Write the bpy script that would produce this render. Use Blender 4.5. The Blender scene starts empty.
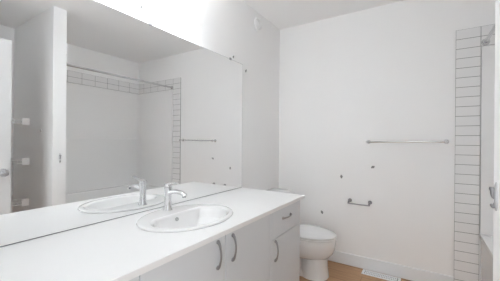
import bpy, bmesh, math, random
from mathutils import Vector, Matrix

S = bpy.context.scene
COL = S.collection
PI = math.pi

# ------------------------------------------------------------------ camera, world, exposure
F_PX, YAW, PITCH, ROLL = 270.41, math.radians(32.604), math.radians(-0.049), math.radians(0.461)
cam_d = bpy.data.cameras.new('camera')
cam = bpy.data.objects.new('camera', cam_d)
COL.objects.link(cam)
cam_d.sensor_width = 36.0
cam_d.lens = F_PX / 500 * 36
cam_d.shift_y = 0.83 / 500
cam_d.clip_start = 0.01
_r = Vector((math.cos(YAW), math.sin(YAW), 0))
_f0 = Vector((-math.sin(YAW), math.cos(YAW), 0))
_z = Vector((0, 0, 1))
_f = _f0 * math.cos(PITCH) + _z * math.sin(PITCH)
_u = _z * math.cos(PITCH) - _f0 * math.sin(PITCH)
_R = _r * math.cos(ROLL) + _u * math.sin(ROLL)
_U = -_r * math.sin(ROLL) + _u * math.cos(ROLL)
M = Matrix((_R, _U, -_f)).transposed().to_4x4()
M.translation = (0, 0, 1.191)
cam.matrix_world = M
S.camera = cam

w = bpy.data.worlds.new('world')
S.world = w
w.use_nodes = True
w.node_tree.nodes['Background'].inputs[0].default_value = (0.95, 0.98, 1.0, 1)
w.node_tree.nodes['Background'].inputs[1].default_value = 1.15
LAMP_STRENGTH = 2.0
FILL_UP, FILL_DOWN = 150.0, 48.0  # strengths of the fill discs added at the shade ends
S.cycles.max_bounces = 32
S.cycles.diffuse_bounces = 24
S.cycles.glossy_bounces = 8

S.view_settings.view_transform = 'Standard'
S.view_settings.look = 'None'
S.view_settings.gamma = 1.0
S.view_settings.use_curve_mapping = False
S.view_settings.exposure = 1.05

# ------------------------------------------------------------------ key planes (metres)
XW, YB, XR, YN, H = -1.3587, 2.728, 1.19, 0.03, 2.44     # mirror wall, back wall, tub wall, door wall, ceiling
XP, YP1, YP2 = 0.208, 1.136, 1.247                        # partition end and its two faces
ZC, XV, YV = 0.7775, -0.767, 1.990                        # counter top, front edge, far end
XS0, XS1, ZS = 0.217, 0.372, 2.093                        # tile strip on the back wall

# ------------------------------------------------------------------ materials
def mat(name, col, rough=0.5, metal=0.0, noise=0.0, nscale=20.0, bump=0.0, bscale=200.0, coat=0.0, emit=0.0, spec=0.5):
    m = bpy.data.materials.new(name)
    m.use_nodes = True
    nt = m.node_tree
    b = nt.nodes['Principled BSDF']
    b.inputs['Base Color'].default_value = (*col, 1)
    b.inputs['Roughness'].default_value = rough
    b.inputs['Metallic'].default_value = metal
    b.inputs['Specular IOR Level'].default_value = spec
    if coat:
        b.inputs['Coat Weight'].default_value = coat
        b.inputs['Coat Roughness'].default_value = 0.05
    if emit:
        b.inputs['Emission Color'].default_value = (0.935, 0.975, 1.0, 1)
        b.inputs['Emission Strength'].default_value = emit
    tc = nt.nodes.new('ShaderNodeTexCoord')
    if noise:
        n = nt.nodes.new('ShaderNodeTexNoise')
        n.inputs['Scale'].default_value = nscale
        n.inputs['Detail'].default_value = 4
        nt.links.new(tc.outputs['Object'], n.inputs['Vector'])
        r = nt.nodes.new('ShaderNodeMixRGB')
        r.inputs[1].default_value = (*[c * (1 - noise) for c in col], 1)
        r.inputs[2].default_value = (*[min(1, c * (1 + noise)) for c in col], 1)
        nt.links.new(n.outputs['Fac'], r.inputs[0])
        nt.links.new(r.outputs[0], b.inputs['Base Color'])
    if bump:
        n2 = nt.nodes.new('ShaderNodeTexNoise')
        n2.inputs['Scale'].default_value = bscale
        n2.inputs['Detail'].default_value = 3
        nt.links.new(tc.outputs['Object'], n2.inputs['Vector'])
        bp = nt.nodes.new('ShaderNodeBump')
        bp.inputs['Strength'].default_value = bump
        bp.inputs['Distance'].default_value = 0.002
        nt.links.new(n2.outputs['Fac'], bp.inputs['Height'])
        nt.links.new(bp.outputs[0], b.inputs['Normal'])
    return m

def wood_floor():
    m = bpy.data.materials.new('oak_planks')
    m.use_nodes = True
    nt = m.node_tree
    L = nt.links.new
    b = nt.nodes['Principled BSDF']
    b.inputs['Roughness'].default_value = 0.5
    tc = nt.nodes.new('ShaderNodeTexCoord')
    br = nt.nodes.new('ShaderNodeTexBrick')
    br.offset = 0.37
    br.inputs['Scale'].default_value = 1.0
    br.inputs['Brick Width'].default_value = 1.2
    br.inputs['Row Height'].default_value = 0.15
    br.inputs['Mortar Size'].default_value = 0.0012
    br.inputs['Color1'].default_value = (0.51, 0.31, 0.17, 1)
    br.inputs['Color2'].default_value = (0.44, 0.262, 0.138, 1)
    br.inputs['Mortar'].default_value = (0.20, 0.11, 0.05, 1)
    L(tc.outputs['Object'], br.inputs['Vector'])
    mp = nt.nodes.new('ShaderNodeMapping')
    mp.inputs['Scale'].default_value = (1.5, 28, 1)
    L(tc.outputs['Object'], mp.inputs['Vector'])
    n = nt.nodes.new('ShaderNodeTexNoise')
    n.inputs['Scale'].default_value = 3
    n.inputs['Detail'].default_value = 6
    L(mp.outputs[0], n.inputs['Vector'])
    rp = nt.nodes.new('ShaderNodeValToRGB')
    rp.color_ramp.elements[0].position = 0.3
    rp.color_ramp.elements[0].color = (0.80, 0.80, 0.80, 1)
    rp.color_ramp.elements[1].position = 0.7
    rp.color_ramp.elements[1].color = (1.1, 1.1, 1.1, 1)
    L(n.outputs['Fac'], rp.inputs[0])
    mx = nt.nodes.new('ShaderNodeMixRGB')
    mx.blend_type = 'MULTIPLY'
    mx.inputs[0].default_value = 1
    L(br.outputs['Color'], mx.inputs[1])
    L(rp.outputs[0], mx.inputs[2])
    L(mx.outputs[0], b.inputs['Base Color'])
    return m

def tile_mat(name, uax, vax, u0, v0, tw, th, offset=0.0):
    """white tile with grey grout; u/v axes are object coordinates (= world)."""
    m = bpy.data.materials.new(name)
    m.use_nodes = True
    nt = m.node_tree
    L = nt.links.new
    b = nt.nodes['Principled BSDF']
    b.inputs['Roughness'].default_value = 0.15
    tc = nt.nodes.new('ShaderNodeTexCoord')
    sp = nt.nodes.new('ShaderNodeSeparateXYZ')
    L(tc.outputs['Object'], sp.inputs[0])
    cb = nt.nodes.new('ShaderNodeCombineXYZ')
    for k, (ax, o) in enumerate(((uax, u0), (vax, v0))):
        s = nt.nodes.new('ShaderNodeMath')
        s.operation = 'SUBTRACT'
        L(sp.outputs[ax], s.inputs[0])
        s.inputs[1].default_value = o - 50 * (tw if k == 0 else th)
        L(s.outputs[0], cb.inputs[k])
    br = nt.nodes.new('ShaderNodeTexBrick')
    br.offset = offset
    br.inputs['Scale'].default_value = 1.0
    br.inputs['Brick Width'].default_value = tw
    br.inputs['Row Height'].default_value = th
    br.inputs['Mortar Size'].default_value = 0.0017
    br.inputs['Mortar Smooth'].default_value = 0.1
    br.inputs['Color1'].default_value = (0.84, 0.84, 0.84, 1)
    br.inputs['Color2'].default_value = (0.83, 0.83, 0.83, 1)
    br.inputs['Mortar'].default_value = (0.17, 0.17, 0.17, 1)
    L(cb.outputs[0], br.inputs['Vector'])
    L(br.outputs['Color'], b.inputs['Base Color'])
    return m

WALL = mat('white_wall_paint', (0.90, 0.90, 0.90), 0.6, noise=0.01, nscale=3, bump=0.08, bscale=120)
CEIL = mat('ceiling_paint', (0.9, 0.9, 0.9), 0.9, bump=0.2, bscale=160)
TRIM = mat('trim_paint', (0.84, 0.86, 0.88), 0.4, noise=0.01)
FLOOR = wood_floor()
COUNTER = mat('white_laminate', (0.86, 0.86, 0.86), 0.35, noise=0.008, nscale=40)
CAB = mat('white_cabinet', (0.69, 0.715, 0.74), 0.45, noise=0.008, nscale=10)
CERAM = mat('white_ceramic', (0.86, 0.86, 0.86), 0.08, noise=0.004, nscale=5, coat=0.4)
SEAT = mat('toilet_seat_plastic', (0.84, 0.84, 0.84), 0.2, noise=0.004, nscale=5)
ACRYL = mat('white_acrylic', (0.88, 0.88, 0.88), 0.1, noise=0.005, nscale=4)
CHROME = mat('chrome', (0.70, 0.70, 0.71), 0.08, metal=1, noise=0.01, nscale=30)
BRIGHT = mat('satin_steel', (0.62, 0.62, 0.63), 0.35, metal=1, noise=0.02)
NICKEL = mat('brushed_nickel', (0.34, 0.34, 0.35), 0.3, metal=1, noise=0.05, nscale=80)
MIRROR = mat('mirror_silver', (0.93, 0.935, 0.935), 0.0, metal=1)
EDGE = mat('glass_edge', (0.45, 0.47, 0.47), 0.2, noise=0.02)
WIRE = mat('white_coated_wire', (0.90, 0.90, 0.90), 0.4, noise=0.01)
PLAST = mat('white_plastic', (0.90, 0.90, 0.90), 0.35, noise=0.01)
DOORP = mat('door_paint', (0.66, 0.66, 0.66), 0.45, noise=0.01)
DARK = mat('dark_hole', (0.02, 0.02, 0.02), 0.6, noise=0.1)
ANCH = mat('grey_anchor_gap_shadow', (0.28, 0.28, 0.28), 0.5, noise=0.1, nscale=60)
GLOW = mat('lit_opal_glass', (0.9, 0.9, 0.9), 0.3, emit=LAMP_STRENGTH)
GLOW_UP = mat('fill_glow_above', (0.9, 0.9, 0.9), 0.3, emit=FILL_UP)
GLOW_DN = mat('fill_glow_below', (0.9, 0.9, 0.9), 0.3, emit=FILL_DOWN)
TILE_B = tile_mat('tile_back', 0, 2, XS0, ZS, XS1 - XS0, 0.0768)
TILE_BT = tile_mat('tile_back_top', 0, 2, XS1, ZS, 0.17, 0.0768)
TILE_R = tile_mat('tile_side', 1, 2, YB, ZS, 0.175, 0.0768)

# ------------------------------------------------------------------ helpers
def new(): return bmesh.new()

def box(bm, x0, x1, y0, y1, z0, z1, bev=0.0, seg=2):
    t = bmesh.new()
    bmesh.ops.create_cube(t, size=1)
    for v in t.verts:
        v.co = Vector(((x0 + x1) / 2 + v.co.x * (x1 - x0), (y0 + y1) / 2 + v.co.y * (y1 - y0), (z0 + z1) / 2 + v.co.z * (z1 - z0)))
    if bev:
        bmesh.ops.bevel(t, geom=t.edges[:], offset=bev, segments=seg, affect='EDGES', profile=0.5)
    join(bm, t)

def join(bm, t):
    mp = {v: bm.verts.new(v.co) for v in t.verts}
    for f in t.faces:
        try:
            nf = bm.faces.new([mp[v] for v in f.verts])
            nf.smooth = f.smooth
        except ValueError:
            pass
    t.free()

def rings(bm, rs, cap0=True, cap1=True, closed=True):
    """skin a list of rings (lists of Vectors of equal length)"""
    vr = [[bm.verts.new(p) for p in r] for r in rs]
    n = len(vr[0])
    for a, b in zip(vr, vr[1:]):
        for i in range(n if closed else n - 1):
            j = (i + 1) % n
            f = bm.faces.new((a[i], a[j], b[j], b[i]))
            f.smooth = True
    if cap0: bm.faces.new(list(reversed(vr[0])))
    if cap1: bm.faces.new(vr[-1])

def tube(bm, pts, rad, n=12):
    pts = [Vector(p) for p in pts]
    rad = rad if isinstance(rad, (list, tuple)) else [rad] * len(pts)
    t0 = (pts[1] - pts[0]).normalized()
    up = Vector((0, 0, 1)) if abs(t0.z) < 0.9 else Vector((1, 0, 0))
    a = t0.cross(up).normalized()
    rs = []
    for i, p in enumerate(pts):
        d = (pts[min(i + 1, len(pts) - 1)] - pts[max(i - 1, 0)]).normalized()
        a = (a - d * a.dot(d)).normalized()
        b = d.cross(a)
        rs.append([p + (a * math.cos(2 * PI * k / n) + b * math.sin(2 * PI * k / n)) * rad[i] for k in range(n)])
    rings(bm, rs)

def lathe(bm, prof, origin, axis, n=28):
    """profile of (radius, height) revolved about axis through origin"""
    ax = Vector(axis).normalized()
    a = ax.orthogonal().normalized()
    b = ax.cross(a)
    o = Vector(origin)
    rs = [[o + ax * h + (a * math.cos(2 * PI * k / n) + b * math.sin(2 * PI * k / n)) * max(r, 1e-4) for k in range(n)] for r, h in prof]
    rings(bm, rs)

def bez(p0, p1, p2, p3, n=10):
    p0, p1, p2, p3 = map(Vector, (p0, p1, p2, p3))
    return [p0 * (1 - t) ** 3 + p1 * 3 * t * (1 - t) ** 2 + p2 * 3 * t * t * (1 - t) + p3 * t ** 3 for t in [k / n for k in range(n + 1)]]

def sharp(bm, ang=35):
    for e in bm.edges:
        if len(e.link_faces) == 2 and e.calc_face_angle(0) > math.radians(ang):
            e.smooth = False

def world_loc(o):
    v = Vector((0, 0, 0))
    while o is not None:
        v += o.location
        o = o.parent
    return v

def obj(name, bm, m, parent=None, loc=None, crease=35):
    """link one mesh object; geometry is given in world coordinates"""
    bmesh.ops.recalc_face_normals(bm, faces=bm.faces[:])
    sharp(bm, crease)
    base = Vector(loc) if loc is not None else Vector((0, 0, 0))
    off = base if parent is None else world_loc(parent)
    for v in bm.verts: v.co -= off
    me = bpy.data.meshes.new(name)
    bm.to_mesh(me)
    bm.free()
    me.materials.append(m)
    o = bpy.data.objects.new(name, me)
    COL.objects.link(o)
    if parent is not None: o.parent = parent
    else: o.location = base
    return o

def tag(o, label, cat, group=None):
    o['label'] = label
    o['category'] = cat
    if group: o['group'] = group
    return o

def thing(name, loc, label, cat, group=None):
    o = bpy.data.objects.new(name, None)
    o.empty_display_size = 0.05
    o.location = loc
    COL.objects.link(o)
    return tag(o, label, cat, group)

def struct(name, bm, m, parent=None):
    o = obj(name, bm, m, parent)
    if parent is None: o['kind'] = 'structure'
    return o

# ------------------------------------------------------------------ the setting
T = 0.12
def slab(name, m, *b, bev=0):
    bm = new(); box(bm, *b, bev=bev); return struct(name, bm, m)

slab('floor', FLOOR, XW - T, XR + T, YN - T, YB + T, -0.1, 0)
slab('ceiling', CEIL, XW - T, XR + T, YN - T, YB + T, H, H + 0.1)
slab('wall_left', WALL, XW - T, XW, YN - T, YB + T, 0, H)
slab('wall_back', WALL, XW, XR + T, YB, YB + T, 0, H)
slab('wall_right', WALL, XR, XR + T, YN - T, YB, 0, H)
slab('wall_partition', WALL, XP, XR, YP1, YP2, 0, H)
DX0, DX1, DH = -0.535, 0.256, 2.04
bm = new()
box(bm, XW, DX0, YN - T, YN, 0, H)
box(bm, DX1, XR, YN - T, YN, 0, H)
box(bm, DX0, DX1, YN - T, YN, DH, H)
struct('wall_front', bm, WALL)
bm = new()
box(bm, DX0 - 0.07, DX0, YN, YN + 0.012, 0, DH + 0.07, 0.003)
box(bm, DX0 - 0.07, DX1, YN, YN + 0.012, DH, DH + 0.07, 0.003)
struct('trim_4', bm, TRIM)

def baseboard(name, x0, x1, y0, y1, hgt=0.112):
    bm = new()
    box(bm, x0, x1, y0, y1, 0.0, hgt, 0.004)
    return struct(name, bm, TRIM)
baseboard('baseboard_back', XW, XS0 - 0.001, YB - 0.014, YB)
baseboard('baseboard_left', XW, XW + 0.014, YV + 0.005, YB - 0.014)
baseboard('baseboard_partition', XP - 0.014, XP, YP1, YP2)

# tile border round the tub alcove
bm = new(); box(bm, XS0, XS1, YB - 0.008, YB, 0, ZS, 0.001, 1); struct('trim_1', bm, TILE_B)
bm = new(); box(bm, XS1, XR - 0.008, YB - 0.008, YB, ZS - 2 * 0.0768, ZS, 0.001, 1); struct('trim_2', bm, TILE_BT)
bm = new(); box(bm, XR - 0.008, XR, YP2, YB, ZS - 2 * 0.0768, ZS, 0.001, 1); struct('trim_3', bm, TILE_R)
bm = new(); box(bm, XP + 0.01, XR - 0.008, YP2, YP2 + 0.008, ZS - 2 * 0.0768, ZS, 0.001, 1); struct('trim_5', bm, TILE_BT)

# open door leaf, seen in the mirror
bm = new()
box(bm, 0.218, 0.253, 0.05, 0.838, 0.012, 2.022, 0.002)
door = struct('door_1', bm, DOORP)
bm = new()
lathe(bm, [(0.033, 0), (0.033, 0.005), (0.028, 0.011), (0.013, 0.014), (0.012, 0.03), (0.019, 0.034), (0.027, 0.042), (0.029, 0.050), (0.025, 0.058), (0.012, 0.062), (0, 0.063)],
      (0.218, 0.784, 0.914), (-1, 0, 0))
o = obj('door_knob', bm, CHROME, door)
o['label'] = 'shiny chrome door knob'

# ------------------------------------------------------------------ bathtub and surround
TUBZ = 0.492
bm = new()
def rrect(x0, x1, y0, y1, r, z, n=6):
    pts = []
    for cx, cy, a0 in ((x1 - r, y1 - r, 0), (x0 + r, y1 - r, PI / 2), (x0 + r, y0 + r, PI), (x1 - r, y0 + r, 1.5 * PI)):
        for k in range(n + 1):
            a = a0 + PI / 2 * k / n
            pts.append(Vector((cx + r * math.cos(a), cy + r * math.sin(a), z)))
    return pts
tx0, tx1, ty0, ty1 = XS1 + 0.004, XR - 0.003, YP2 + 0.003, YB - 0.003
rings(bm, [rrect(tx0 + 0.012, tx1, ty0, ty1, 0.004, 0.0),
           rrect(tx0 + 0.006, tx1, ty0, ty1, 0.004, TUBZ - 0.05),
           rrect(tx0, tx1, ty0, ty1, 0.004, TUBZ - 0.035),
           rrect(tx0, tx1, ty0, ty1, 0.004, TUBZ - 0.006),
           rrect(tx0 + 0.006, tx1 - 0.006, ty0 + 0.006, ty1 - 0.006, 0.006, TUBZ),
           rrect(tx0 + 0.075, tx1 - 0.06, ty0 + 0.07, ty1 - 0.09, 0.11, TUBZ),
           rrect(tx0 + 0.090, tx1 - 0.07, ty0 + 0.085, ty1 - 0.11, 0.11, TUBZ - 0.015),
           rrect(tx0 + 0.13, tx1 - 0.11, ty0 + 0.12, ty1 - 0.27, 0.11, 0.14),
           rrect(tx0 + 0.20, tx1 - 0.18, ty0 + 0.19, ty1 - 0.36, 0.09, 0.11)])
tub = obj('bathtub', bm, ACRYL, None, ((tx0 + tx1) / 2, (ty0 + ty1) / 2, 0))
tag(tub, 'white alcove bathtub with a flat apron behind the partition wall', 'bathtub')

sz0, sz1 = TUBZ + 0.001, ZS - 2 * 0.0768 - 0.002
bm = new()
def upath(ins, r, n=8):
    """plan outline of the three-sided surround, front edge at each end"""
    x0, x1, y0, y1 = XS1 + 0.003, XR - ins, YP2 + ins, YB - ins
    p = [Vector((x0, y0, 0))]
    for cx, cy, a0 in ((x1 - r, y0 + r, -PI / 2), (x1 - r, y1 - r, 0)):
        for k in range(n + 1):
            a = a0 + PI / 2 * k / n
            p.append(Vector((cx + r * math.cos(a), cy + r * math.sin(a), 0)))
    p.append(Vector((x0, y1, 0)))
    return p
def uring(ins, r, z): return [Vector((p.x, p.y, z)) for p in upath(ins, r)]
prof = [(0.003, 0.012, sz0), (0.026, 0.05, sz0), (0.026, 0.05, 1.185), (0.0285, 0.05, 1.195), (0.0285, 0.05, 1.215), (0.024, 0.05, 1.222),
        (0.024, 0.05, sz1 - 0.012), (0.012, 0.03, sz1), (0.003, 0.012, sz1)]
rings(bm, [uring(*q) for q in prof + [prof[0]]], False, False, closed=False)
bmesh.ops.remove_doubles(bm, verts=bm.verts[:], dist=1e-5)
bmesh.ops.holes_fill(bm, edges=[e for e in bm.edges if e.is_boundary], sides=0)
sur = obj('tub_surround', bm, ACRYL, None, (XR - 0.02, (YP2 + YB) / 2, sz0))
tag(sur, 'white moulded tub surround below the two rows of white tile', 'tub surround')

rod = thing('shower_rod', (0.40, YP2, 1.966), 'chrome shower curtain rod high across the bathtub alcove', 'shower rod')
bm = new(); tube(bm, [(0.40, YP2 + 0.02, 1.966), (0.40, YB - 0.02, 1.966)], 0.0125, 16); obj('rod', bm, CHROME, rod)
for y, d in ((YP2 + 0.0085, 1), (YB - 0.0085, -1)):
    bm = new()
    lathe(bm, [(0.026, 0), (0.026, 0.004), (0.022, 0.010), (0.016, 0.017), (0.015, 0.022), (0.0, 0.022)], (0.40, y, 1.966), (0, d, 0))
    obj('flange', bm, CHROME, rod)

# ------------------------------------------------------------------ mirror
mir = thing('wall_mirror', (XW, 1.01, ZC), 'large frameless wall mirror resting on the white vanity counter', 'mirror')
MZ1, MY0, MY1 = 1.873, 0.035, 1.986
bm = new(); box(bm, XW, XW + 0.0045, MY0, MY1, ZC + 0.0015, MZ1); obj('mirror_backing', bm, EDGE, mir)
bm = new()
q = [Vector((XW + 0.0048, y, z)) for y, z in ((MY0 + .002, ZC + 0.0044), (MY1 - .002, ZC + 0.0044), (MY1 - .002, MZ1 - .002), (MY0 + .002, MZ1 - .002))]
rings(bm, [[p + Vector((-0.0006, 0, 0)) for p in q], q])
obj('mirror_glass', bm, MIRROR, mir)
bm = new(); box(bm, XW + 0.0046, XW + 0.0065, MY0, MY1, ZC + 0.0012, ZC + 0.0042); o = obj('gap_shadow_strip', bm, ANCH, mir); o['label'] = 'thin dark strip painted as gap shadow under the glass'  # dark strip painted in for the shadow between glass and counter
for y in (0.25, 1.021, 1.805):
    bm = new(); box(bm, XW + 0.001, XW + 0.009, y - 0.011, y + 0.011, MZ1 - 0.008, MZ1 + 0.010, 0.002); obj('mirror_clip', bm, NICKEL, mir)

# ------------------------------------------------------------------ vanity: three cabinets, worktop, sink, tap
CXF, CXB, CZ0, CZ1 = -0.803, XW + 0.004, 0.10, ZC - 0.023
DXF = -0.785                                                # face of the doors
def handle(parent, pts_axis, a0, a1, fix, mt=NICKEL):
    """bow handle; runs along axis 'z' or 'y' between a0 and a1 at the fixed other coordinate"""
    bm = new()
    def P(s, out):
        v = a0 + (a1 - a0) * s
        return (DXF + out, fix, v) if pts_axis == 'z' else (DXF + out, v, fix)
    n = 16
    pts, rad = [], []
    for k in range(n + 1):
        s = k / n
        out = 0.004 + 0.017 * math.sin(PI * s) ** 0.6
        pts.append(P(s, out)); rad.append(0.0048 + 0.0035 * abs(2 * s - 1) ** 4)
    tube(bm, pts, rad, 10)
    for s in (0.0, 1.0):
        c = Vector(P(s, 0.0))
        lathe(bm, [(0.0095, -0.001), (0.0095, 0.005), (0.007, 0.009), (0.0, 0.011)], c, (1, 0, 0), 14)
    return obj('handle', bm, mt, parent)

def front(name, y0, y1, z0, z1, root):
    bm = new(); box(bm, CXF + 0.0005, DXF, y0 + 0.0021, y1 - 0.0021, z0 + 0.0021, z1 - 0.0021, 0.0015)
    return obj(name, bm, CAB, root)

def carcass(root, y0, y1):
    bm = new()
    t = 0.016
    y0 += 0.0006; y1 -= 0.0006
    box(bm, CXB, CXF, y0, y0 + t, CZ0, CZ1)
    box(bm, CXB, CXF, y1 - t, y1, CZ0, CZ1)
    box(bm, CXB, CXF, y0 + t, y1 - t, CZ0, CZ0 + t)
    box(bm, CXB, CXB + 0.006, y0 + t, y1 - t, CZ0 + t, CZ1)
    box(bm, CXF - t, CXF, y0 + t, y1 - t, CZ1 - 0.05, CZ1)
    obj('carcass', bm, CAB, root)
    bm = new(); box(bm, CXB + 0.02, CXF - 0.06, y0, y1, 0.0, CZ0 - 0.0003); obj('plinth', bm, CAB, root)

VG = 'white vanity cabinets under the counter'
c1 = thing('vanity_cabinet', ((CXF + CXB) / 2, 0.30, 0), 'white vanity cabinet nearest the viewer, only a sliver of its door in view', 'cabinet', VG)
carcass(c1, 0.04, 0.558)
d = front('door', 0.04, 0.558, CZ0, CZ1, c1)
handle(d, 'z', 0.592, 0.722, 0.085)
c2 = thing('vanity_cabinet', ((CXF + CXB) / 2, 1.02, 0), 'white double door vanity cabinet with two curved handles under the sink', 'cabinet', VG)
carcass(c2, 0.558, 1.473)
d = front('door', 0.558, 1.019, CZ0, CZ1, c2); handle(d, 'z', 0.612, 0.729, 0.961)
d = front('door', 1.019, 1.473, CZ0, CZ1, c2); handle(d, 'z', 0.608, 0.728, 1.076)
c3 = thing('vanity_cabinet', ((CXF + CXB) / 2, 1.71, 0), 'white vanity cabinet with a drawer above one door beside the toilet', 'cabinet', VG)
carcass(c3, 1.473, 1.945)
d = front('drawer', 1.490, 1.945, 0.572, CZ1, c3); handle(d, 'y', 1.640, 1.762, 0.679)
d = front('door', 1.490, 1.945, CZ0, 0.572, c3); handle(d, 'z', 0.435, 0.557, 1.532)
bm = new(); box(bm, CXF + 0.0005, DXF, 1.4740, 1.4890, CZ0, CZ1, 0.001); obj('filler_strip', bm, CAB, c3)

# sink ellipse
SX, SY, SA, SB = -1.070, 1.058, 0.220, 0.279
N = 128
def ell(k, a, b, z, cx=SX, cy=SY):
    t = 2 * PI * k / N
    return Vector((cx + a * math.cos(t), cy + b * math.sin(t), z))

# worktop with the sink cut-out
bm = new()
CT = 0.023
x0, x1, y0, y1 = XW + 0.0005, XV, 0.035, YV
def to_rect(k, z, ins=0.0):
    t = 2 * PI * k / N
    dx, dy = SA * math.cos(t), SB * math.sin(t)
    s = 1e9
    if dx > 1e-9: s = min(s, (x1 - ins - SX) / dx)
    if dx < -1e-9: s = min(s, (x0 + ins - SX) / dx)
    if dy > 1e-9: s = min(s, (y1 - ins - SY) / dy)
    if dy < -1e-9: s = min(s, (y0 + ins - SY) / dy)
    return Vector((SX + dx * s, SY + dy * s, z))
top_o = [bm.verts.new(to_rect(k, ZC)) for k in range(N)]
bot_o = [bm.verts.new(to_rect(k, ZC - CT)) for k in range(N)]
top_i = [bm.verts.new(ell(k, SA - 0.02, SB - 0.02, ZC)) for k in range(N)]
bot_i = [bm.verts.new(ell(k, SA - 0.02, SB - 0.02, ZC - CT)) for k in range(N)]
cor = [(x1, y1), (x0, y1), (x0, y0), (x1, y0)]
def corner_between(a, b):
    for cx, cy in cor:
        on = lambda p: abs(p.co.x - cx) < 1e-6 or abs(p.co.y - cy) < 1e-6
        if on(a) and on(b) and not (abs(a.co.x - b.co.x) < 1e-6 or abs(a.co.y - b.co.y) < 1e-6):
            if (abs(a.co.x - cx) < 1e-6) != (abs(b.co.x - cx) < 1e-6): return cx, cy
    return None
for k in range(N):
    j = (k + 1) % N
    c = corner_between(top_o[k], top_o[j])
    if c:
        tv, bv = bm.verts.new((c[0], c[1], ZC)), bm.verts.new((c[0], c[1], ZC - CT))
        bm.faces.new((top_i[k], top_o[k], tv, top_o[j], top_i[j]))
        bm.faces.new((bot_i[j], bot_o[j], bv, bot_o[k], bot_i[k]))
        bm.faces.new((top_o[k], bot_o[k], bv, tv)); bm.faces.new((tv, bv, bot_o[j], top_o[j]))
    else:
        bm.faces.new((top_i[k], top_o[k], top_o[j], top_i[j]))
        bm.faces.new((bot_i[j], bot_o[j], bot_o[k], bot_i[k]))
        bm.faces.new((top_o[k], bot_o[k], bot_o[j], top_o[j]))
    bm.faces.new((top_i[j], bot_i[j], bot_i[k], top_i[k]))
wt = obj('countertop', bm, COUNTER, None, ((x0 + x1) / 2, (y0 + y1) / 2, ZC - CT))
tag(wt, 'long plain white countertop with an oval sink set into it', 'countertop')

# the drop-in sink: oval rim, D-shaped bowl with a flat back under the tap
BX = SX + 0.035                                             # bowl centre
XBK = -1.145                                                # the straight back edge
def dshape(k, a, b, z, xb):
    p = ell(k, a, b, z, BX, SY)
    if p.x < xb:
        p.x = xb - 0.12 * (xb - p.x) * 0.3
    return p
ZT = ZC + 0.012
bm = new()
rings(bm, [[ell(k, SA - 0.004, SB - 0.004, ZC + 0.0006) for k in range(N)],
           [ell(k, SA, SB, ZC + 0.004) for k in range(N)],
           [ell(k, SA - 0.003, SB - 0.003, ZC + 0.010) for k in range(N)],
           [ell(k, SA - 0.012, SB - 0.012, ZT) for k in range(N)],
           [ell(k, SA - 0.020, SB - 0.020, ZT + 0.0005) for k in range(N)],
           [dshape(k, 0.160, 0.243, ZT + 0.0003, XBK - 0.005) for k in range(N)],
           [dshape(k, 0.155, 0.238, ZT - 0.002, XBK) for k in range(N)],
           [dshape(k, 0.147, 0.229, ZT - 0.008, XBK + 0.006) for k in range(N)],
           [dshape(k, 0.130, 0.205, ZC - 0.05, XBK + 0.018) for k in range(N)],
           [dshape(k, 0.095, 0.150, ZC - 0.105, XBK + 0.035) for k in range(N)],
           [dshape(k, 0.055, 0.085, ZC - 0.130, XBK + 0.058) for k in range(N)],
           [ell(k, 0.022, 0.022, ZC - 0.134, BX, SY) for k in range(N)]], False, True)
sink = obj('sink', bm, CERAM, None, (SX, SY, ZC), 16)
tag(sink, 'white oval drop-in sink with a flat-backed bowl in the counter', 'sink')
bm = new(); lathe(bm, [(0.021, 0), (0.021, 0.002), (0.014, 0.003), (0.013, 0.0012), (0.0, 0.0012)], (BX, SY, ZC - 0.1338), (0, 0, 1), 24)
o = obj('drain', bm, CHROME, sink); o['label'] = 'chrome drain ring'
bm = new()
lathe(bm, [(0.011, 0), (0.011, 0.003), (0.007, 0.0035), (0.006, 0.001), (0.0, 0.001)], (XBK + 0.0102, SY - 0.022, ZC - 0.018), (1, 0, 0.3), 20)
o = obj('overflow_ring', bm, EDGE, sink); o['label'] = 'small grey overflow ring'

# single-lever tap
FX, FY, FZ = -1.238, 1.062, ZT
tap = thing('faucet', (FX, FY, FZ), 'chrome single-lever faucet on the back rim of the oval sink', 'faucet')
bm = new()
lathe(bm, [(0.026, 0), (0.026, 0.004), (0.0235, 0.010), (0.0205, 0.030), (0.0185, 0.065), (0.0205, 0.100), (0.0225, 0.125), (0.0225, 0.132), (0.0, 0.132)], (FX, FY, FZ), (0, 0, 1), 32)
obj('body', bm, CHROME, tap)
bm = new()
pts = bez((FX + 0.008, FY, FZ + 0.098), (FX + 0.05, FY, FZ + 0.118), (FX + 0.10, FY, FZ + 0.118), (FX + 0.140, FY, FZ + 0.098), 14)
rs = []
for i, p in enumerate(pts):
    s = i / 14
    hw, hh = 0.016 - 0.003 * s, 0.013 - 0.004 * s
    dirv = (pts[min(i + 1, 14)] - pts[max(i - 1, 0)]).normalized()
    nrm = Vector((-dirv.z, 0, dirv.x))
    rs.append([p + Vector((0, hw * math.copysign(abs(math.cos(a)) ** 0.6, math.cos(a)), 0)) + nrm * hh * math.copysign(abs(math.sin(a)) ** 0.6, math.sin(a)) for a in [2 * PI * k / 20 for k in range(20)]])
rings(bm, rs)
sp = obj('spout', bm, CHROME, tap)
bm = new(); lathe(bm, [(0.010, 0), (0.010, 0.012), (0.0, 0.012)], (FX + 0.129, FY, FZ + 0.098), (0.25, 0, -1), 18); obj('aerator', bm, NICKEL, sp)
bm = new()
lathe(bm, [(0.0, 0.0), (0.0215, 0.0), (0.0225, 0.004), (0.0215, 0.018), (0.012, 0.024), (0.0, 0.025)], (FX, FY, FZ + 0.1335), (0, 0, 1), 28)
rs = []
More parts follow.
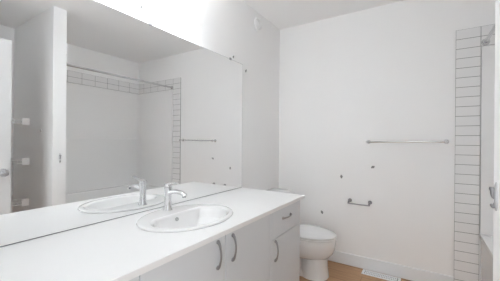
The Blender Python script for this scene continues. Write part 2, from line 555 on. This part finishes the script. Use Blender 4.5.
for i in range(11):
    s = i / 10
    c = Vector((FX - 0.012 + 0.105 * s, FY, FZ + 0.148 + 0.020 * s))
    hw = 0.017 - 0.006 * s; hh = 0.008 - 0.004 * s
    rs.append([c + Vector((-0.2 * hh * math.sin(a), hw * math.copysign(abs(math.cos(a)) ** 0.7, math.cos(a)), hh * math.sin(a))) for a in [2 * PI * k / 18 for k in range(18)]])
rings(bm, rs)
obj('lever', bm, CHROME, tap)

# ------------------------------------------------------------------ vanity light
vl = thing('vanity_light', (XW, 1.01, 2.16), 'wall light with lit white cylinder shades above the mirror', 'wall light')
bm = new(); box(bm, XW + 0.0005, XW + 0.022, 0.66, 1.36, 2.125, 2.185, 0.006); obj('back_plate', bm, CHROME, vl)
for y in (0.757, 1.010, 1.263):
    xa = XW + 0.10
    bm = new(); tube(bm, [(XW + 0.020, y, 2.155), (xa - 0.043, y, 2.155)], 0.009, 12)
    lathe(bm, [(0.0438, -0.010), (0.047, -0.010), (0.047, 0.010), (0.0438, 0.010), (0.0438, -0.010)], (xa, y, 2.155), (0, 0, 1), 32)
    obj('arm', bm, CHROME, vl)
    bm = new()
    lathe(bm, [(0.0, 2.262), (0.036, 2.261), (0.042, 2.256), (0.0435, 2.246), (0.0435, 1.965), (0.042, 1.952), (0.034, 1.947), (0.0, 1.946)], (xa, y, 0), (0, 0, 1), 32)
    o = obj('lamp_shade', bm, GLOW, vl); o['label'] = 'glowing white glass cylinder shade'
    for z, d, gm in ((2.2615, 1, GLOW_UP), (1.9455, -1, GLOW_DN)):  # added glowing discs on the shade ends, fill light for ceiling and room
        bm = new(); lathe(bm, [(0.0, 0.0), (0.030, 0.0), (0.030, 0.0012), (0.0, 0.0012)], (xa, y, z), (0, 0, d), 28)
        obj('fill_disc', bm, gm, o)

# ------------------------------------------------------------------ round vent cover near the ceiling
vc = thing('wall_vent', (XW, 2.248, 2.325), 'round white vent cover high on the left wall near the ceiling', 'vent')
bm = new()
n = 36
def circ(r, x): return [Vector((XW + x, 2.248 + r * math.cos(2 * PI * k / n), 2.325 + r * math.sin(2 * PI * k / n))) for k in range(n)]
rings(bm, [circ(0.066, 0.0005), circ(0.066, 0.006), circ(0.060, 0.013), circ(0.050, 0.014), circ(0.045, 0.006), circ(0.044, 0.001)], True, True)
obj('rim', bm, PLAST, vc)
bm = new(); rings(bm, [circ(0.036, 0.0015), circ(0.037, 0.010), circ(0.030, 0.014), circ(0.012, 0.0155)]); obj('centre_disc', bm, PLAST, vc)

# ------------------------------------------------------------------ toilet
TY, TXB = 2.36, XW
wc = thing('toilet', (-0.98, TY, 0), 'white two-piece toilet with closed lid between vanity and back wall', 'toilet')
M_ = 48
def egg(cx, af, ab, hw, z, pw=2.0):
    """plan section: half-length af to the front, ab to the back, half-width hw"""
    r = []
    for k in range(M_):
        t = 2 * PI * k / M_
        c, s = math.cos(t), math.sin(t)
        e = 2 / pw
        X = (af if c > 0 else ab) * math.copysign(abs(c) ** e, c)
        r.append(Vector((cx + X, TY + hw * math.copysign(abs(s) ** e, s), z)))
    return r
bm = new()
# bowl
rings(bm, [egg(-0.88, 0.16, 0.18, 0.085, 0.172), egg(-0.90, 0.215, 0.24, 0.120, 0.180, 2.1), egg(-0.91, 0.243, 0.27, 0.142, 0.196, 2.1), egg(-0.905, 0.264, 0.285, 0.160, 0.226, 2.05),
           egg(-0.90, 0.276, 0.29, 0.173, 0.265, 2.05), egg(-0.895, 0.280, 0.29, 0.180, 0.31), egg(-0.890, 0.278, 0.28, 0.184, 0.345), egg(-0.890, 0.276, 0.27, 0.183, 0.357), egg(-0.89, 0.268, 0.26, 0.176, 0.363)])
# front column of the pedestal and the narrower trapway behind it
rings(bm, [egg(-0.80, 0.122, 0.125, 0.118, 0.0, 2.3), egg(-0.80, 0.116, 0.125, 0.113, 0.05, 2.3), egg(-0.80, 0.110, 0.125, 0.109, 0.11, 2.3), egg(-0.80, 0.110, 0.125, 0.108, 0.19, 2.3)])
rings(bm, [rrect(-1.235, -0.86, TY - 0.10, TY + 0.10, 0.05, 0.0), rrect(-1.235, -0.86, TY - 0.10, TY + 0.10, 0.05, 0.03), rrect(-1.225, -0.86, TY - 0.072, TY + 0.072, 0.05, 0.055),
           rrect(-1.225, -0.86, TY - 0.066, TY + 0.066, 0.05, 0.12), rrect(-1.25, -0.86, TY - 0.075, TY + 0.075, 0.05, 0.19), rrect(-1.28, -0.86, TY - 0.095, TY + 0.095, 0.05, 0.25)])
# deck behind the bowl that carries the tank
rings(bm, [rrect(-1.335, -1.06, TY - 0.10, TY + 0.10, 0.03, 0.20), rrect(-1.338, -1.06, TY - 0.13, TY + 0.13, 0.03, 0.30),
           rrect(-1.340, -1.06, TY - 0.165, TY + 0.165, 0.03, 0.34), rrect(-1.340, -1.06, TY - 0.17, TY + 0.17, 0.03, 0.36)])
obj('bowl', bm, CERAM, wc)
bm = new(); rings(bm, [egg(-0.885, 0.272, 0.20, 0.184, 0.3655, 2.1), egg(-0.885, 0.277, 0.205, 0.188, 0.3690, 2.1), egg(-0.885, 0.277, 0.205, 0.188, 0.3790, 2.1), egg(-0.885, 0.272, 0.20, 0.183, 0.3820, 2.1)])
obj('seat', bm, SEAT, wc)
bm = new()
rings(bm, [egg(-0.885, 0.270, 0.205, 0.182, 0.3845, 2.1), egg(-0.885, 0.276, 0.21, 0.187, 0.3885, 2.1), egg(-0.885, 0.275, 0.21, 0.186, 0.3960, 2.1), egg(-0.885, 0.262, 0.20, 0.174, 0.4030, 2.1),
           egg(-0.885, 0.20, 0.15, 0.13, 0.4080, 2.1), egg(-0.885, 0.08, 0.06, 0.05, 0.4105, 2.1)])
lid = obj('lid', bm, SEAT, wc)
for s in (-1, 1):
    bm = new()
    tube(bm, [(-1.095, TY + s * 0.07 - 0.03, 0.370), (-1.095, TY + s * 0.07 + 0.03, 0.370)], 0.012, 14)
    obj('hinge', bm, SEAT, lid)
bm = new()
def trect(x0, x1, hw, z, r=0.03): return rrect(x0, x1, TY - hw, TY + hw, r, z)
rings(bm, [trect(-1.335, -1.165, 0.165, 0.343), trect(-1.341, -1.155, 0.178, 0.38), trect(-1.344, -1.146, 0.192, 0.54), trect(-1.345, -1.142, 0.198, 0.655)])
tank = obj('tank', bm, CERAM, wc)
bm = new()
rings(bm, [trect(-1.346, -1.136, 0.203, 0.6565), trect(-1.350, -1.130, 0.208, 0.662), trect(-1.350, -1.130, 0.208, 0.684), trect(-1.345, -1.136, 0.202, 0.693, 0.03), trect(-1.33, -1.15, 0.186, 0.699, 0.03), trect(-1.28, -1.20, 0.12, 0.703, 0.03)])
obj('tank_lid', bm, CERAM, wc)
bm = new()
lathe(bm, [(0.011, 0), (0.011, 0.006), (0.006, 0.010), (0.0, 0.010)], (-1.1435, TY - 0.14, 0.615), (1, 0, 0), 16)
tube(bm, [(-1.136, TY - 0.14, 0.615), (-1.133, TY - 0.11, 0.612), (-1.131, TY - 0.07, 0.606)], [0.005, 0.005, 0.006], 10)
o = obj('flush_lever', bm, CHROME, wc); o['label'] = 'chrome flush lever'
for s in (-1, 1):
    bm = new(); lathe(bm, [(0.014, 0), (0.014, 0.006), (0.009, 0.014), (0.0, 0.016)], (-1.02, TY + s * 0.085, 0.031), (0, 0, 1), 16); obj('bolt_cap', bm, SEAT, wc)

for o in [c for c in wc.children if c.name.split('.')[0] in ('bowl', 'seat', 'lid')] + list(lid.children):
    o.data.transform(Matrix.Diagonal((0.965, 1.0, 0.95, 1.0)))

# ------------------------------------------------------------------ towel bar, paper holder, robe hook
def post(bm, x, z, out, r0=0.019, r1=0.008):
    lathe(bm, [(r0, 0.0005), (r0, 0.006), (r0 * 0.8, 0.011), (r1, 0.018), (r1, out - 0.014), (r1 * 1.5, out - 0.010), (r1 * 1.6, out + 0.010), (r1 * 1.2, out + 0.014), (0.0, out + 0.014)], (x, YB, z), (0, -1, 0), 24)
tb = thing('towel_bar', (-0.13, YB, 1.195), 'long chrome towel bar on the back wall', 'towel bar')
bm = new(); tube(bm, [(-0.427, YB - 0.062, 1.192), (0.161, YB - 0.062, 1.199)], 0.0075, 16); obj('bar', bm, CHROME, tb)
for x, z in ((-0.427, 1.192), (0.161, 1.199)):
    bm = new(); post(bm, x, z, 0.062); obj('post', bm, CHROME, tb)

tp = thing('toilet_paper_holder', (-0.50, YB, 0.618), 'short empty chrome toilet paper holder low on the back wall', 'toilet paper holder')
bm = new()
tube(bm, [(-0.591, YB - 0.06, 0.609), (-0.411, YB - 0.06, 0.609)], 0.006, 12)
obj('roller', bm, NICKEL, tp)
for x in (-0.591, -0.411):
    bm = new()
    lathe(bm, [(0.018, 0.0005), (0.018, 0.006), (0.014, 0.012), (0.009, 0.018), (0.008, 0.03)], (x, YB, 0.628), (0, -1, 0), 22)
    tube(bm, bez((x, YB - 0.022, 0.628), (x, YB - 0.04, 0.628), (x, YB - 0.055, 0.625), (x, YB - 0.062, 0.608), 8), [0.008] * 5 + [0.009, 0.009, 0.010, 0.010], 14)
    obj('post', bm, NICKEL, tp)

HY, HZ = 1.195, 1.014
rh = thing('robe_hook', (XP, HY, HZ), 'small metal robe hook on the end of the partition wall', 'hook')
bm = new()
rs = []
for r, x in ((1.0, 0.0005), (1.0, 0.004), (0.8, 0.007), (0.3, 0.008)):
    rs.append([Vector((XP - x, HY + 0.011 * r * math.cos(2 * PI * k / 24), HZ + 0.048 * r * math.sin(2 * PI * k / 24))) for k in range(24)])
rings(bm, rs)
obj('plate', bm, BRIGHT, rh)
bm = new(); tube(bm, bez((XP - 0.004, HY, HZ - 0.005), (XP - 0.012, HY, HZ - 0.004), (XP - 0.013, HY, HZ + 0.012), (XP - 0.012, HY, HZ + 0.030), 8), [0.006] * 7 + [0.009, 0.008], 12); obj('prong', bm, NICKEL, rh)
bm = new(); tube(bm, bez((XP - 0.004, HY, HZ - 0.022), (XP - 0.009, HY, HZ - 0.042), (XP - 0.012, HY, HZ - 0.038), (XP - 0.012, HY, HZ - 0.026), 8), [0.005] * 7 + [0.0065, 0.006], 12); obj('prong', bm, NICKEL, rh)

# ------------------------------------------------------------------ small anchors left in the walls
AG = 'small grey anchors left in the walls'
def anchor(pos, nrm, lean, label, r=0.0105, ln=0.036):
    bm = new()
    n_ = Vector(nrm); p = Vector(pos)
    lathe(bm, [(r * 1.1, 0.0003), (r * 1.2, 0.002), (r * 0.7, 0.003), (r * 0.5, 0.006), (0.0, 0.006)], p, n_, 14)
    l = Vector(lean).normalized()
    tube(bm, [p + n_ * 0.004 - l * ln * 0.45, p + n_ * 0.006, p + n_ * 0.008 + l * ln * 0.45], [r * 0.55, r * 0.8, r * 0.5], 10)
    o = obj('wall_anchor', bm, ANCH, None, pos)
    tag(o, label, 'wall anchor', AG)
anchor((-0.864, YB, 0.472), (0, -1, 0), (-0.45, 0, 1), 'small grey anchor low on the back wall just above the toilet lid')
anchor((-0.673, YB, 0.850), (0, -1, 0), (-0.05, 0, 1), 'small upright grey anchor on the back wall above the paper holder')
anchor((-0.389, YB, 0.960), (0, -1, 0), (1, 0, 0.55), 'small slanted grey anchor just below the left end of the towel bar')
anchor((XW, 1.847, 1.901), (1, 0, 0), (0, 0.1, 1), 'tiny grey anchor just above the top edge of the mirror', 0.006, 0.024)
anchor((XW, 2.039, 1.826), (1, 0, 0), (0, 0.1, 1), 'tiny grey anchor just beyond the far upright edge of the mirror', 0.006, 0.028)
anchor((XW, 0.960, 1.947), (1, 0, 0), (0, 0.1, 1), 'tiny grey anchor in the bright wall beside the lit shades', 0.006, 0.024)
anchor((0.458, YP1, 1.274), (0, -1, 0), (0.1, 0, 1), 'tiny dark anchor on the closet side of the partition wall', 0.008, 0.030)

# ------------------------------------------------------------------ wire shelves in the closet recess
def shelf(z, label):
    t = thing('wire_shelf', (0.97, 0.6, z), label, 'shelf', 'white wire shelves in the closet')
    xa, xb, ya, yb = 0.752, XR - 0.006, 0.05, YP1 - 0.006
    bm = new()
    for x, zz in ((xa, z + 0.012), (xa, z - 0.018), ((xa + xb) / 2, z + 0.006), (xb, z + 0.006)):
        tube(bm, [(x, ya, zz), (x, yb, zz)], 0.0045, 8)
    k = ya + 0.02
    while k < yb:
        tube(bm, [(xb, k, z + 0.012), (xa, k, z + 0.012), (xa, k, z - 0.018)], 0.0018, 6)
        k += 0.0255
    obj('wire_deck', bm, WIRE, t)
    bm = new()
    box(bm, xa - 0.010, xa + 0.030, YP1 - 0.064, YP1 - 0.0005, z - 0.036, z + 0.034, 0.002)
    obj('end_bracket', bm, PLAST, t)
shelf(1.373, 'white wire closet shelf, highest of the three seen in the mirror')
shelf(0.962, 'white wire closet shelf, middle of the three seen in the mirror')
shelf(0.540, 'white wire closet shelf, lowest of the three seen in the mirror')

# ------------------------------------------------------------------ floor register
fr = thing('floor_register', (-0.307, 2.655, 0), 'white slotted floor register on the wood floor by the back wall', 'floor vent')
bm = new()
fx0, fx1, fy0, fy1 = -0.462, -0.152, 2.605, 2.702
box(bm, fx0, fx1, fy0, fy0 + 0.018, 0.0005, 0.006, 0.0015)
box(bm, fx0, fx1, fy1 - 0.018, fy1, 0.0005, 0.006, 0.0015)
box(bm, fx0, fx0 + 0.02, fy0 + 0.018, fy1 - 0.018, 0.0005, 0.006, 0.0015)
box(bm, fx1 - 0.02, fx1, fy0 + 0.018, fy1 - 0.018, 0.0005, 0.006, 0.0015)
box(bm, fx0 + 0.02, fx1 - 0.02, (fy0 + fy1) / 2 - 0.004, (fy0 + fy1) / 2 + 0.004, 0.0005, 0.006)
k = fx0 + 0.032
while k < fx1 - 0.025:
    box(bm, k - 0.0046, k + 0.0046, fy0 + 0.017, fy1 - 0.017, 0.001, 0.0055)
    k += 0.0135
obj('grille', bm, TRIM, fr)
bm = new(); box(bm, fx0 + 0.01, fx1 - 0.01, fy0 + 0.01, fy1 - 0.01, 0.0002, 0.0009); o = obj('duct_opening', bm, DARK, fr); o['label'] = 'dark opening below the slots'
